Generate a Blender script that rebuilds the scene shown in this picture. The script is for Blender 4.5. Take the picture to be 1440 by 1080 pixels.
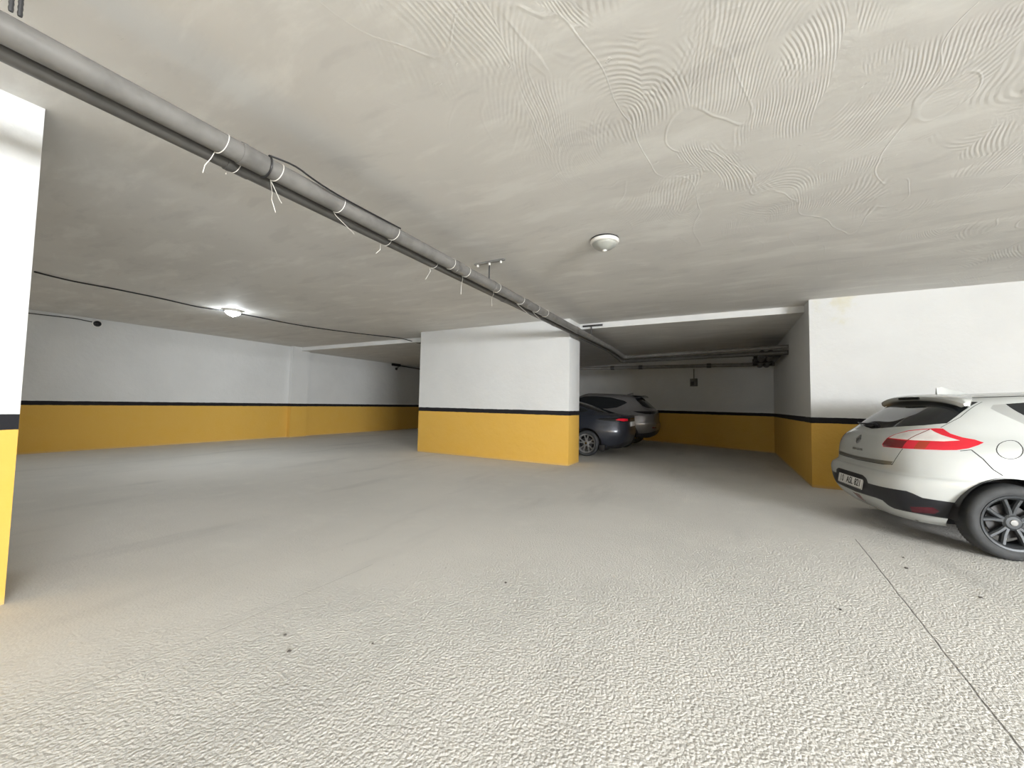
import bpy, bmesh, math, random
import numpy as np
from mathutils import Vector, Matrix
for o in list(bpy.data.objects): bpy.data.objects.remove(o, do_unlink=True)
scene = bpy.context.scene
COL = scene.collection
random.seed(7)
# ------------------------------------------------------------------ camera
CAM_H = 1.24
yw, pt, rl = math.radians(28.516), math.radians(2.949), math.radians(-1.093)
F = Vector((-math.sin(yw)*math.cos(pt), math.cos(yw)*math.cos(pt), math.sin(pt)))
R = Vector((math.cos(yw), math.sin(yw), 0))
U = R.cross(F)
R2 = R*math.cos(rl) - U*math.sin(rl)
U2 = R2.cross(F)
cd = bpy.data.cameras.new('camera')
cd.sensor_fit = 'HORIZONTAL'; cd.sensor_width = 36; cd.lens = 552.738/1440*36
cd.clip_start = 0.05; cd.clip_end = 200
cam = bpy.data.objects.new('camera', cd); COL.objects.link(cam)
M = Matrix((R2, U2, -F)).transposed().to_4x4(); M.translation = Vector((0, 0, CAM_H))
cam.matrix_world = M
scene.camera = cam
# ------------------------------------------------------------------ light
vs = scene.view_settings
vs.view_transform = 'Standard'; vs.look = 'None'; vs.gamma = 1; vs.use_curve_mapping = False
vs.exposure = 0.0
w = bpy.data.worlds.new('daylight'); scene.world = w; w.use_nodes = True
w.node_tree.nodes['Background'].inputs[0].default_value = (0.85, 0.93, 1.0, 1)
w.node_tree.nodes['Background'].inputs[1].default_value = 1.0
def area(name, loc, direction, sx, sy, power, col):
    ld = bpy.data.lights.new(name, 'AREA'); ld.shape = 'RECTANGLE'; ld.size = sx; ld.size_y = sy
    ld.energy = power; ld.color = col
    o = bpy.data.objects.new(name, ld); COL.objects.link(o); o.location = loc
    o.rotation_euler = Vector(direction).to_track_quat('-Z', 'Y').to_euler()
    return o
# daylight falling through the vehicle entrance in the right-hand end of the garage
area('entrance_daylight', (9.9, -4.6, 2.15), (-1, 0.0, -0.05), 6.2, 1.4, 2900, (0.97, 0.985, 1.0))
# added fill light at the far-left front, lifts the dim left side
area('front_fill', (-11.0, -9.1, 2.0), (0, 1, -0.05), 3.4, 1.6, 150, (0.98, 0.99, 1.0))

# ------------------------------------------------------------------ materials
def new_mat(name):
    m = bpy.data.materials.new(name); m.use_nodes = True
    nt = m.node_tree; b = nt.nodes['Principled BSDF']
    return m, nt, b
def N(nt, kind, **kw):
    n = nt.nodes.new(kind)
    for k, v in kw.items():
        if k.startswith('i_'): n.inputs[k[2:].replace('_', ' ')].default_value = v
        else: setattr(n, k, v)
    return n
def math_node(nt, op, a, b=None, c=None):
    n = nt.nodes.new('ShaderNodeMath'); n.operation = op
    for i, v in enumerate((a, b, c)):
        if v is None: continue
        if isinstance(v, (int, float)): n.inputs[i].default_value = v
        else: nt.links.new(v, n.inputs[i])
    return n.outputs[0]
def mix_col(nt, fac, a, b):
    n = nt.nodes.new('ShaderNodeMix'); n.data_type = 'RGBA'
    for i, v in ((0, fac), (6, a), (7, b)):
        if isinstance(v, (int, float)): n.inputs[i].default_value = v
        elif isinstance(v, tuple): n.inputs[i].default_value = (*v, 1) if len(v) == 3 else v
        else: nt.links.new(v, n.inputs[i])
    return n.outputs[2]
def noise(nt, vec, scale, detail=3, rough=.55, dist=0):
    n = nt.nodes.new('ShaderNodeTexNoise'); n.inputs['Scale'].default_value = scale
    n.inputs['Detail'].default_value = detail; n.inputs['Roughness'].default_value = rough
    n.inputs['Distortion'].default_value = dist
    nt.links.new(vec, n.inputs['Vector']); return n
def sstep(nt, x, a, b):
    n = nt.nodes.new('ShaderNodeMapRange'); n.interpolation_type = 'SMOOTHSTEP'
    n.inputs[1].default_value = a; n.inputs[2].default_value = b
    nt.links.new(x, n.inputs[0]); return n.outputs[0]
def bump(nt, b, height, strength, dist, prev=None):
    n = nt.nodes.new('ShaderNodeBump'); n.inputs['Strength'].default_value = strength
    n.inputs['Distance'].default_value = dist
    nt.links.new(height, n.inputs['Height'])
    if prev is not None: nt.links.new(prev, n.inputs['Normal'])
    nt.links.new(n.outputs[0], b.inputs['Normal']); return n.outputs[0]
def simple(name, col, rough=.5, metal=0., spec=.5, coat=0., nbump=None, mottle=0.):
    m, nt, b = new_mat(name)
    b.inputs['Base Color'].default_value = (*col, 1); b.inputs['Roughness'].default_value = rough
    b.inputs['Metallic'].default_value = metal; b.inputs['Specular IOR Level'].default_value = spec
    b.inputs['Coat Weight'].default_value = coat; b.inputs['Coat Roughness'].default_value = .05
    tc = nt.nodes.new('ShaderNodeTexCoord')
    n = noise(nt, tc.outputs['Object'], 9, 3)
    if mottle:
        c2 = tuple(c*(1-mottle) for c in col)
        nt.links.new(mix_col(nt, sstep(nt, n.outputs[0], .35, .7), col, c2), b.inputs['Base Color'])
    if nbump:
        n2 = noise(nt, tc.outputs['Object'], nbump[0], 2); bump(nt, b, n2.outputs[0], nbump[1], nbump[2])
    return m

WHITE = (.665, .675, .67); YELLOW = (.66, .405, .085); BLACK = (.012, .012, .015)
def wall_paint(name, stain=None):
    m, nt, b = new_mat(name)
    geo = nt.nodes.new('ShaderNodeNewGeometry'); pos = geo.outputs['Position']
    sep = nt.nodes.new('ShaderNodeSeparateXYZ'); nt.links.new(pos, sep.inputs[0]); z = sep.outputs[2]
    nz = noise(nt, pos, 7, 3); wob = math_node(nt, 'MULTIPLY_ADD', nz.outputs[0], .016, -.008)
    zz = math_node(nt, 'ADD', z, wob)
    n1 = noise(nt, pos, 1.1, 4); n2 = noise(nt, pos, 3.0, 4)
    white = mix_col(nt, sstep(nt, n1.outputs[0], .35, .75), WHITE, (.625, .635, .63))
    if stain:
        vm = nt.nodes.new('ShaderNodeVectorMath'); vm.operation = 'DISTANCE'
        nt.links.new(pos, vm.inputs[0]); vm.inputs[1].default_value = stain
        d = math_node(nt, 'ADD', vm.outputs['Value'], math_node(nt, 'MULTIPLY_ADD', noise(nt, pos, 4, 4).outputs[0], .9, -.45))
        white = mix_col(nt, math_node(nt, 'MULTIPLY', sstep(nt, d, .30, .05), .55), white, (.60, .57, .40))
    yel = mix_col(nt, sstep(nt, n2.outputs[0], .4, .75), YELLOW, (.66, .40, .075))
    scuff = sstep(nt, noise(nt, pos, 5, 6, .7).outputs[0], .68, .74)
    yel = mix_col(nt, math_node(nt, 'MULTIPLY', scuff, .35), yel, (.72, .52, .2))
    dust = math_node(nt, 'MULTIPLY', sstep(nt, zz, .06, .0), .4)
    yel = mix_col(nt, dust, yel, (.5, .42, .28))
    c = mix_col(nt, math_node(nt, 'GREATER_THAN', zz, 1.03), yel, BLACK)
    c = mix_col(nt, math_node(nt, 'GREATER_THAN', zz, 1.123), c, white)
    nt.links.new(c, b.inputs['Base Color']); b.inputs['Roughness'].default_value = .75
    b.inputs['Specular IOR Level'].default_value = .25
    h = math_node(nt, 'ADD', noise(nt, pos, 6, 4).outputs[0], math_node(nt, 'MULTIPLY', noise(nt, pos, 40, 3).outputs[0], .12))
    bump(nt, b, h, .5, .02)
    return m
def ceiling_plaster():
    m, nt, b = new_mat('ceiling_plaster')
    geo = nt.nodes.new('ShaderNodeNewGeometry'); pos = geo.outputs['Position']
    nd = noise(nt, pos, 1.1, 1)
    vs_ = nt.nodes.new('ShaderNodeVectorMath'); vs_.operation = 'MULTIPLY_ADD'
    nt.links.new(nd.outputs['Color'], vs_.inputs[0]); vs_.inputs[1].default_value = (.3,)*3; nt.links.new(pos, vs_.inputs[2])
    dp = vs_.outputs[0]
    sx = nt.nodes.new('ShaderNodeSeparateXYZ'); nt.links.new(pos, sx.inputs[0])
    gate = math_node(nt, 'MULTIPLY_ADD', sstep(nt, sx.outputs[0], -2.4, .2), .9, .1)
    hs = []
    for sc, fr, mseed in ((.85, 330, 3.1), (1.3, 420, 9.7)):
        ro = nt.nodes.new('ShaderNodeMapping'); ro.inputs['Rotation'].default_value = (0, 0, -.5 + .35*(mseed > 5)); ro.inputs['Scale'].default_value = (1, .42, 1)
        nt.links.new(dp, ro.inputs[0]); rp = ro.outputs[0]
        vo = nt.nodes.new('ShaderNodeTexVoronoi'); vo.inputs['Scale'].default_value = sc; nt.links.new(rp, vo.inputs['Vector'])
        sb = nt.nodes.new('ShaderNodeVectorMath'); sb.operation = 'DISTANCE'
        nt.links.new(rp, sb.inputs[0]); nt.links.new(vo.outputs['Position'], sb.inputs[1])
        ring = math_node(nt, 'SINE', math_node(nt, 'MULTIPLY', sb.outputs['Value'], fr))
        nm = noise(nt, pos, 1.7, 2); nm.inputs['Vector'].default_value = (0, 0, 0)
        mp = nt.nodes.new('ShaderNodeMapping'); mp.inputs['Location'].default_value = (mseed, mseed*2, 0)
        nt.links.new(pos, mp.inputs[0]); nt.links.new(mp.outputs[0], nm.inputs['Vector'])
        mask = math_node(nt, 'MULTIPLY', sstep(nt, nm.outputs[0], .47, .60), gate)
        edge = sstep(nt, vo.outputs['Distance'], .0, .5)
        hs.append(math_node(nt, 'MULTIPLY', math_node(nt, 'MULTIPLY', ring, mask), .24))
        hs.append(math_node(nt, 'MULTIPLY', edge, 1.3))
    rid = noise(nt, rp, 2.0, 1, .5, .2)
    ridge = math_node(nt, 'ABSOLUTE', math_node(nt, 'SUBTRACT', rid.outputs[0], .5))
    hs.append(math_node(nt, 'MULTIPLY', math_node(nt, 'MULTIPLY', sstep(nt, ridge, .009, .0), gate), .6))
    hs.append(math_node(nt, 'MULTIPLY', noise(nt, pos, 1.3, 5, .6).outputs[0], 4.0))
    blob = noise(nt, pos, 9, 5, .65)
    hs.append(math_node(nt, 'MULTIPLY', sstep(nt, blob.outputs[0], .66, .82), 2.0))
    h = hs[0]
    for k in hs[1:]: h = math_node(nt, 'ADD', h, k)
    bump(nt, b, h, .45, .0045)
    n1 = noise(nt, dp, 1.0, 4)
    st = nt.nodes.new('ShaderNodeMapping'); st.inputs['Scale'].default_value = (.7, 2.2, 1); nt.links.new(dp, st.inputs[0])
    n2 = noise(nt, st.outputs[0], 1.6, 5, .6)
    c = mix_col(nt, sstep(nt, n1.outputs[0], .35, .7), (.70, .69, .66), (.66, .65, .625))
    c = mix_col(nt, math_node(nt, 'MULTIPLY', sstep(nt, n2.outputs[0], .5, .68), .8), c, (.78, .775, .745))
    c = mix_col(nt, math_node(nt, 'MULTIPLY', sstep(nt, n2.outputs[0], .44, .34), .5), c, (.58, .57, .55))
    nt.links.new(c, b.inputs['Base Color']); b.inputs['Roughness'].default_value = .7
    b.inputs['Specular IOR Level'].default_value = .3
    return m
def floor_concrete():
    m, nt, b = new_mat('floor_concrete')
    geo = nt.nodes.new('ShaderNodeNewGeometry'); pos = geo.outputs['Position']
    sep = nt.nodes.new('ShaderNodeSeparateXYZ'); nt.links.new(pos, sep.inputs[0]); x, y = sep.outputs[0], sep.outputs[1]
    n0 = noise(nt, pos, .5, 4); n1 = noise(nt, pos, 2.3, 5, .6)
    c = mix_col(nt, sstep(nt, n0.outputs[0], .35, .68), (.72, .705, .665), (.66, .65, .615))
    c = mix_col(nt, math_node(nt, 'MULTIPLY', sstep(nt, n1.outputs[0], .5, .75), .5), c, (.76, .745, .70))
    # damp-looking dirt streak on the smoother left half
    st = nt.nodes.new('ShaderNodeMapping'); st.inputs['Scale'].default_value = (1.6, .35, 1); nt.links.new(pos, st.inputs[0])
    n3 = noise(nt, st.outputs[0], .9, 4)
    c = mix_col(nt, math_node(nt, 'MULTIPLY', sstep(nt, n3.outputs[0], .55, .72), .35), c, (.48, .475, .455))
    # saw-cut joint lines
    def line(a, k, wdt, y0, y1):
        lx = math_node(nt, 'MULTIPLY_ADD', y, -k, -a); d = math_node(nt, 'ABSOLUTE', math_node(nt, 'ADD', x, lx))
        wob = math_node(nt, 'MULTIPLY_ADD', noise(nt, pos, 5, 3).outputs[0], .02, -.01)
        d = math_node(nt, 'ABSOLUTE', math_node(nt, 'ADD', math_node(nt, 'ADD', x, lx), wob))
        f = sstep(nt, d, wdt, wdt*.4)
        f = math_node(nt, 'MULTIPLY', f, math_node(nt, 'LESS_THAN', y, y1)); return math_node(nt, 'MULTIPLY', f, math_node(nt, 'GREATER_THAN', y, y0))
    j1 = line(.83, .053, .006, -5, 5.0); j2 = line(-2.42, .02, .005, .3, 2.2)
    j = math_node(nt, 'MAXIMUM', j1, math_node(nt, 'MULTIPLY', j2, .35))
    c = mix_col(nt, math_node(nt, 'MULTIPLY', j, .75), c, (.16, .15, .14))
    pit = noise(nt, pos, 84, 3, .6)
    speck = sstep(nt, noise(nt, pos, 24, 2).outputs[0], .73, .78)
    c = mix_col(nt, math_node(nt, 'MULTIPLY', speck, .35), c, (.22, .21, .19))
    nt.links.new(c, b.inputs['Base Color']); b.inputs['Roughness'].default_value = .9
    b.inputs['Specular IOR Level'].default_value = .2
    # stippled, pitted surface; the left side has been trowelled smoother
    side = sstep(nt, math_node(nt, 'ADD', math_node(nt, 'MULTIPLY_ADD', y, -.12, x), math_node(nt, 'MULTIPLY_ADD', n0.outputs[0], 2.4, -1.2)), -3.4, -1.2)
    amp = math_node(nt, 'MULTIPLY_ADD', side, .85, .15)
    vg = nt.nodes.new('ShaderNodeTexVoronoi'); vg.inputs['Scale'].default_value = 70; nt.links.new(pos, vg.inputs['Vector'])
    grain = math_node(nt, 'SUBTRACT', pit.outputs[0], math_node(nt, 'MULTIPLY', vg.outputs['Distance'], .75))
    pits = math_node(nt, 'ADD', grain, math_node(nt, 'MULTIPLY', noise(nt, pos, 110, 2).outputs[0], .35))
    h = math_node(nt, 'MULTIPLY', pits, amp)
    h = math_node(nt, 'SUBTRACT', h, math_node(nt, 'MULTIPLY', j, .6))
    h = math_node(nt, 'ADD', h, math_node(nt, 'MULTIPLY', noise(nt, pos, 3, 3).outputs[0], .8))
    bump(nt, b, h, .75, .012)
    return m
M_wall = wall_paint('wall_paint'); M_wallr = wall_paint('wall_paint_stained', (1.62, 7.92, 2.93))
M_ceil = ceiling_plaster(); M_floor = floor_concrete()
M_pipe = simple('pipe_grey', (.17, .165, .155), .45, nbump=(60, .05, .002), mottle=.25)
M_pipeB = simple('pipe_dark_grey', (.075, .073, .068), .45, mottle=.2)
M_pipeD = simple('pipe_dark', (.05, .05, .052), .5, mottle=.3)
M_dark = simple('dark_plastic', (.012, .012, .014), .45, nbump=(90, .05, .002))
M_rubber = simple('tyre_rubber', (.052, .055, .058), .75, nbump=(70, .1, .003), mottle=.3)
M_black = simple('black_gloss', (.008, .009, .011), .08, spec=.5)
M_glass = simple('tinted_glass', (.012, .014, .016), .04, spec=.6)
M_carw = simple('white_car_paint', (.50, .52, .51), .25, spec=.5, coat=.6)
M_blue = simple('slate_blue_paint', (.032, .037, .052), .3, metal=.35, coat=.7)
M_grey = simple('grey_car_paint', (.16, .155, .155), .3, metal=.3, coat=.7)
M_alloyd = simple('gunmetal_alloy', (.055, .06, .065), .45, metal=.4)
M_alloy = simple('silver_alloy', (.5, .5, .5), .3, metal=.8)
M_chrome = simple('chrome', (.75, .75, .76), .15, metal=1.)
M_red = simple('red_lens', (.62, .012, .03), .12, coat=.6)
M_redD = simple('dark_red_lens', (.16, .006, .01), .2, coat=.5)
M_clear = simple('clear_lens', (.72, .69, .67), .15, coat=.6, mottle=.15)
M_plate = simple('plate_white', (.75, .75, .74), .4, mottle=.1)
M_ink = simple('plate_ink', (.01, .01, .01), .5)
M_smudge = simple('worn_plate_ink', (.16, .165, .155), .6, mottle=.4)
M_steel = simple('galvanised_steel', (.30, .30, .29), .45, metal=.6, mottle=.3)
M_wire = simple('tie_wire', (.75, .73, .68), .55)
M_whitep = simple('white_plastic', (.78, .77, .73), .4, mottle=.1)
M_globe = simple('grey_globe_glass', (.36, .37, .34), .3, coat=.3, mottle=.15)
M_grit = simple('grit', (.12, .11, .10), .9, mottle=.4)
def emit(name, col, s):
    m, nt, b = new_mat(name); b.inputs['Base Color'].default_value = (*col, 1)
    b.inputs['Emission Color'].default_value = (*col, 1); b.inputs['Emission Strength'].default_value = s; return m
M_lit = emit('lit_globe', (.90, .96, 1.0), 150)

# ------------------------------------------------------------------ object helpers
def mesh_obj(name, bm, mat, parent=None, smooth=True, angle=35):
    me = bpy.data.meshes.new(name); bm.to_mesh(me); bm.free()
    if mat is not None:
        for m in (mat if isinstance(mat, (list, tuple)) else [mat]): me.materials.append(m)
    if smooth:
        me.polygons.foreach_set('use_smooth', [True]*len(me.polygons)); me.set_sharp_from_angle(angle=math.radians(angle))
    o = bpy.data.objects.new(name, me); COL.objects.link(o)
    if parent: o.parent = parent
    return o
def thing(name, label, cat, loc=(0, 0, 0), rz=0, group=None):
    o = bpy.data.objects.new(name, None); COL.objects.link(o); o.location = loc; o.rotation_euler = (0, 0, rz)
    o.empty_display_size = .2
    o['label'] = label; o['category'] = cat
    if group: o['group'] = group
    return o
def tag(o, label, cat, group=None):
    o['label'] = label; o['category'] = cat
    if group: o['group'] = group
    return o
def struct(name, bm, mat, label=None, cat=None, smooth=False):
    o = mesh_obj(name, bm, mat, smooth=smooth); o['kind'] = 'structure'
    if label: tag(o, label, cat)
    return o
def box(bm, x0, x1, y0, y1, z0, z1, bev=0, mi=0):
    v = [bm.verts.new(p) for p in ((x0,y0,z0),(x1,y0,z0),(x1,y1,z0),(x0,y1,z0),(x0,y0,z1),(x1,y0,z1),(x1,y1,z1),(x0,y1,z1))]
    fs = [bm.faces.new([v[i] for i in q]) for q in ((3,2,1,0),(4,5,6,7),(0,1,5,4),(1,2,6,5),(2,3,7,6),(3,0,4,7))]
    for f in fs: f.material_index = mi
    if bev: bmesh.ops.bevel(bm, geom=list({e for f in fs for e in f.edges}), offset=bev, segments=2, profile=.5, affect='EDGES')
    return fs
def prism(bm, poly, z0, z1):
    a = [bm.verts.new((x, y, z0)) for x, y in poly]; b = [bm.verts.new((x, y, z1)) for x, y in poly]
    n = len(poly)
    bm.faces.new(a[::-1]); bm.faces.new(b)
    for i in range(n): bm.faces.new((a[i], a[(i+1) % n], b[(i+1) % n], b[i]))
    bmesh.ops.recalc_face_normals(bm, faces=bm.faces)
def tube(bm, pts, r, n=12, cap=True):
    pts = [Vector(p) for p in pts]; rings = []
    up = None
    for i, p in enumerate(pts):
        d = ((pts[min(i+1, len(pts)-1)] - p).normalized() + (p - pts[max(i-1, 0)]).normalized())
        d = d.normalized() if d.length > 1e-6 else Vector((0, 0, 1))
        if up is None: up = d.orthogonal().normalized()
        up = (up - d*up.dot(d)).normalized(); s = d.cross(up)
        rr = r[i] if isinstance(r, (list, tuple)) else r
        k = 1.0
        if 0 < i < len(pts)-1:
            c = (pts[i+1]-p).normalized().dot((p-pts[i-1]).normalized()); k = 1/max(.5, math.sqrt((1+c)/2))
        rings.append([bm.verts.new(p + (up*math.cos(t) + s*math.sin(t))*rr) for t in (2*math.pi*j/n for j in range(n))])
    for a, b in zip(rings, rings[1:]):
        for j in range(n): bm.faces.new((a[j], a[(j+1) % n], b[(j+1) % n], b[j]))
    if cap: bm.faces.new(rings[0][::-1]); bm.faces.new(rings[-1])
    bmesh.ops.recalc_face_normals(bm, faces=bm.faces)
def arc(c, a, b, r, t0, t1, n):
    c, a, b = Vector(c), Vector(a), Vector(b)
    return [c + a*r*math.cos(t0+(t1-t0)*i/n) + b*r*math.sin(t0+(t1-t0)*i/n) for i in range(n+1)]
def smooth_path(pts, k=6):
    pts = [Vector(p) for p in pts]; out = []
    for i in range(len(pts)-1):
        p0, p1, p2, p3 = pts[max(i-1,0)], pts[i], pts[i+1], pts[min(i+2,len(pts)-1)]
        for j in range(k):
            t = j/k
            out.append(.5*((2*p1)+(p2-p0)*t+(2*p0-5*p1+4*p2-p3)*t*t+(3*p1-p0-3*p2+p3)*t**3))
    return out+[pts[-1]]
def lathe(bm, prof, axis='z', n=32, c=(0,0,0), close=False):
    rings = []; c = Vector(c)
    for r, h in prof:
        ring = []
        for j in range(n):
            t = 2*math.pi*j/n
            v = {'z': (r*math.cos(t), r*math.sin(t), h), 'y': (r*math.cos(t), h, r*math.sin(t)), 'x': (h, r*math.cos(t), r*math.sin(t))}[axis]
            ring.append(bm.verts.new(c+Vector(v)))
        rings.append(ring)
    if close: rings.append(rings[0])
    for a, b in zip(rings, rings[1:]):
        for j in range(n): bm.faces.new((a[j], a[(j+1) % n], b[(j+1) % n], b[j]))
    if not close:
        if prof[0][0] > 1e-5: bm.faces.new(rings[0][::-1])
        if prof[-1][0] > 1e-5: bm.faces.new(rings[-1])
    bmesh.ops.remove_doubles(bm, verts=bm.verts, dist=1e-6)
    bmesh.ops.recalc_face_normals(bm, faces=bm.faces)
def B(): return bmesh.new()

# ------------------------------------------------------------------ the garage shell
ZC, ZL = 3.047, 2.93
XL, XR = -12.91, 10.0
PX1, PX2, PY1, PY2 = -6.861, -2.828, 7.673, 8.332
WX, WY = 1.218, 7.925
bm = B(); box(bm, XL-.5, XR+3.5, -11, 21, -.2, 0)
struct('floor', bm, M_floor)
bm = B(); box(bm, XL-.5, XR+.4, -9.6, 21, ZC, ZC+.25)
struct('ceiling', bm, M_ceil)
bm = B(); fs = box(bm, XL, WX, PY2, 20.2, ZL, ZC); fs[2].material_index = 1
o = struct('ceiling_lower', bm, [M_ceil, M_wall]); o.name = 'trim_1'
bm = B(); box(bm, XL-.4, XL, -9.6, 20.9, 0, ZC); struct('wall_left', bm, M_wall)
bm = B(); box(bm, XL, XL+.16, 8.03, 8.62, 0, ZC); struct('trim_2', bm, M_wall)
bm = B(); prism(bm, [(WX+.3, 13.42-.15), (XL, 20.3), (XL, 20.8), (WX+.3, 13.9)], 0, ZC); struct('wall_back', bm, M_wall)
bm = B(); box(bm, WX, XR+.3, WY, 14.5, 0, ZC); struct('wall_right', bm, M_wallr)
bm = B(); box(bm, PX1, PX2, PY1, PY2, 0, ZC, .012); struct('wall_center', bm, M_wall, smooth=True)
bm = B(); prism(bm, [(-3.765, .68), (-4.5, .68), (-4.5, -2.6), (-3.765, -2.6)], 0, ZC)
struct('wall_near_left', bm, M_wall)
bm = B(); box(bm, XL, XR+.3, -9.6, -9.2, 2.9, ZC); box(bm, -9.0, XR+.3, -9.6, -9.2, 0, 2.9); struct('wall_front', bm, M_wall)
# right-hand end wall with the wide vehicle entrance
bm = B(); box(bm, XR, XR+.3, -1.2, WY, 0, ZC); box(bm, XR, XR+.3, -9.2, -1.2, 2.9, ZC)
struct('wall_entrance', bm, M_wall)

# ------------------------------------------------------------------ services on the ceiling
AX, AZ, AR = -2.565, 2.724, .060
BX, BZ, BR = -2.677, 2.699, .050
EY = 10.45
def pipe_run(name, label, x, z, r, mat, y0, yend, zc_, yw, zend, rb, couplings, group):
    t = thing(name, label, 'pipe', (x, y0, z), 0, group)
    def L(p): return Vector(p) - Vector((x, y0, z))
    e = .14
    corner = Vector((x, yend, zc_)); wall = Vector((WX-.004, yw, zend)); d2 = (wall-corner).normalized()
    ys = np.linspace(y0, yend-1.6, 22); main = [Vector((x, yy, z)) for yy in ys] + [Vector((x, yend-.8, z*.55+zc_*.45))]
    d1 = (corner-main[-1]).normalized()
    bend = [corner-d1*e*(1-t)**1 *1.0 if t < .5 else corner for t in (0,)]
    p0, p2 = corner-d1*e, corner+d2*e
    bend = [p0*(1-t)**2+corner*2*t*(1-t)+p2*t*t for t in (0, .2, .4, .6, .8, 1)]
    bm = B(); tube(bm, [L(p) for p in main+[p0]], r, 20); mesh_obj('pipe_length', bm, mat, t, angle=50)
    bm = B(); tube(bm, [L(p2.lerp(wall, q)) for q in (0, .3, .6, 1)], rb, 20); mesh_obj('pipe_length', bm, mat, t, angle=50)
    bm = B(); tube(bm, [L(p) for p in [p0-d1*.1]+bend+[p2+d2*.1]], [r*1.08]*3+[(r+rb)*.55]*2+[rb*1.1]*3, 20); mesh_obj('elbow', bm, mat, t)
    for cy, ln in couplings:
        bm = B(); lathe(bm, [(r*.99, 0), (r*1.09, 0), (r*1.11, .012), (r*1.11, .03), (r*1.07, .036), (r*1.07, ln), (r*.99, ln)], 'y', 24, L((x, cy, z)))
        mesh_obj('coupling', bm, mat, t)
    return t
PIPEG = 'paired grey pipes under the ceiling'
pipe_run('waste_pipe', 'thick grey plastic waste pipe slung under the ceiling towards the dark bay', AX, AZ, AR, M_pipe, -2.5, 11.5, 2.66, 10.3, 2.605, .045,
         [(1.22, .15), (3.38, .12), (5.1, .13), (7.3, .14)], PIPEG)
pipe_run('waste_pipe', 'thinner dark grey pipe running along the left underside of the thick pipe', BX, BZ, BR, M_pipeB, -2.5, 11.75, 2.57, 10.35, 2.485, .052,
         [(1.20, .13), (4.6, .12), (6.4, .13)], PIPEG)
# pipe along the back of the dark bay
t = thing('waste_pipe', 'slim grey pipe hung level near the back wall above the parked cars', 'pipe', (-7.0, 13.1, 2.53))
bm = B(); tube(bm, [(0, 0, 0), (WX+6.996, 0, -.03)], .055, 16); mesh_obj('pipe_length', bm, M_pipe, t)
for k in (.3, .45, .56, .8):
    p = Vector((0, 0, 0)).lerp(Vector((WX+7.0, 0, -.03)), k); d = Vector((1, 0, 0))
    bm = B(); tube(bm, [p-d*.06, p+d*.06], .068, 16); mesh_obj('coupling', bm, M_pipeD, t)
t = thing('tube_cluster', 'dark cluster of plain tubes high in the right corner of the dark bay', 'pipe fittings', (.75, 10.6, 2.45))  # dark plastic tubes packed into one dense cluster
for (a, b_, r) in (((.0,-.05,.04),(.1,2.3,.02),.085), ((.16,.0,.05),(.26,2.3,.02),.085), ((-.12,.9,.02),(.3,.9,.02),.09), ((-.1,1.7,.03),(.34,1.7,.03),.09), ((.05,2.3,.12),(.05,2.3,.02),.09), ((.3,.05,.03),(.3,1.2,.03),.08)):
    bm = B(); v = Vector(b_)-Vector(a); tube(bm, [Vector(a), Vector(a)+v*.5, Vector(b_)], r, 14); mesh_obj('cluster_tube', bm, M_dark, t)

def hanger(name, label, x, y, span=.44):
    zt = ZC if y < PY2 else ZC
    t = thing(name, label, 'pipe hanger', (x, y, ZC), 0, 'pipe hangers on the ceiling')
    bm = B(); box(bm, -span/2, span/2, -.02, .02, -.022, 0, .003); mesh_obj('rail', bm, M_steel, t)
    for s in (-.4, 0, .38):
        bm = B(); tube(bm, [(s*span, 0, -.02), (s*span, 0, -.05)], .014, 6); mesh_obj('bolt', bm, M_whitep, t)
    bm = B(); tube(bm, [(0, 0, -.02), (0, 0, -(ZC-AZ-AR)+.0)], .009, 8); mesh_obj('rod', bm, M_pipeD, t)
    bm = B(); lathe(bm, [(AR*1.0, 0), (AR*1.06, 0), (AR*1.06, .03), (AR*1.0, .03)], 'y', 24, (AX-x, -.015, AZ-ZC)); mesh_obj('clamp', bm, M_steel, t)
hanger('pipe_hanger', 'metal T hanger bolted to the ceiling halfway along the thick pipe', -2.62, 4.16)
t = thing('pipe_hanger', 'metal T hanger on the white beam face above the pipe', 'pipe hanger', (-2.56, PY2, 2.99), 0, 'pipe hangers on the ceiling')
bm = B(); box(bm, -.2, .24, -.025, 0, -.02, .02, .003); mesh_obj('rail', bm, M_pipeD, t)
bm = B(); tube(bm, [(0, -.025, -.01), (0, -.035, -.08), (0, -.03, -(2.99-AZ-AR))], .011, 8); mesh_obj('rod', bm, M_pipeD, t)
t = thing('pipe_hanger', 'pair of dark threaded rods holding the pipe nearest the camera', 'pipe hanger', (-2.6, .345, ZC), 0, 'pipe hangers on the ceiling')
for k, yy in enumerate((.012, .036)):
    bm = B(); pts = [(0, yy, -.215 + .215*i/18) for i in range(19)]
    tube(bm, pts, [.007 + .0015*(i % 2) for i in range(19)], 8); mesh_obj('rod', bm, M_pipeD, t)

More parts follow.
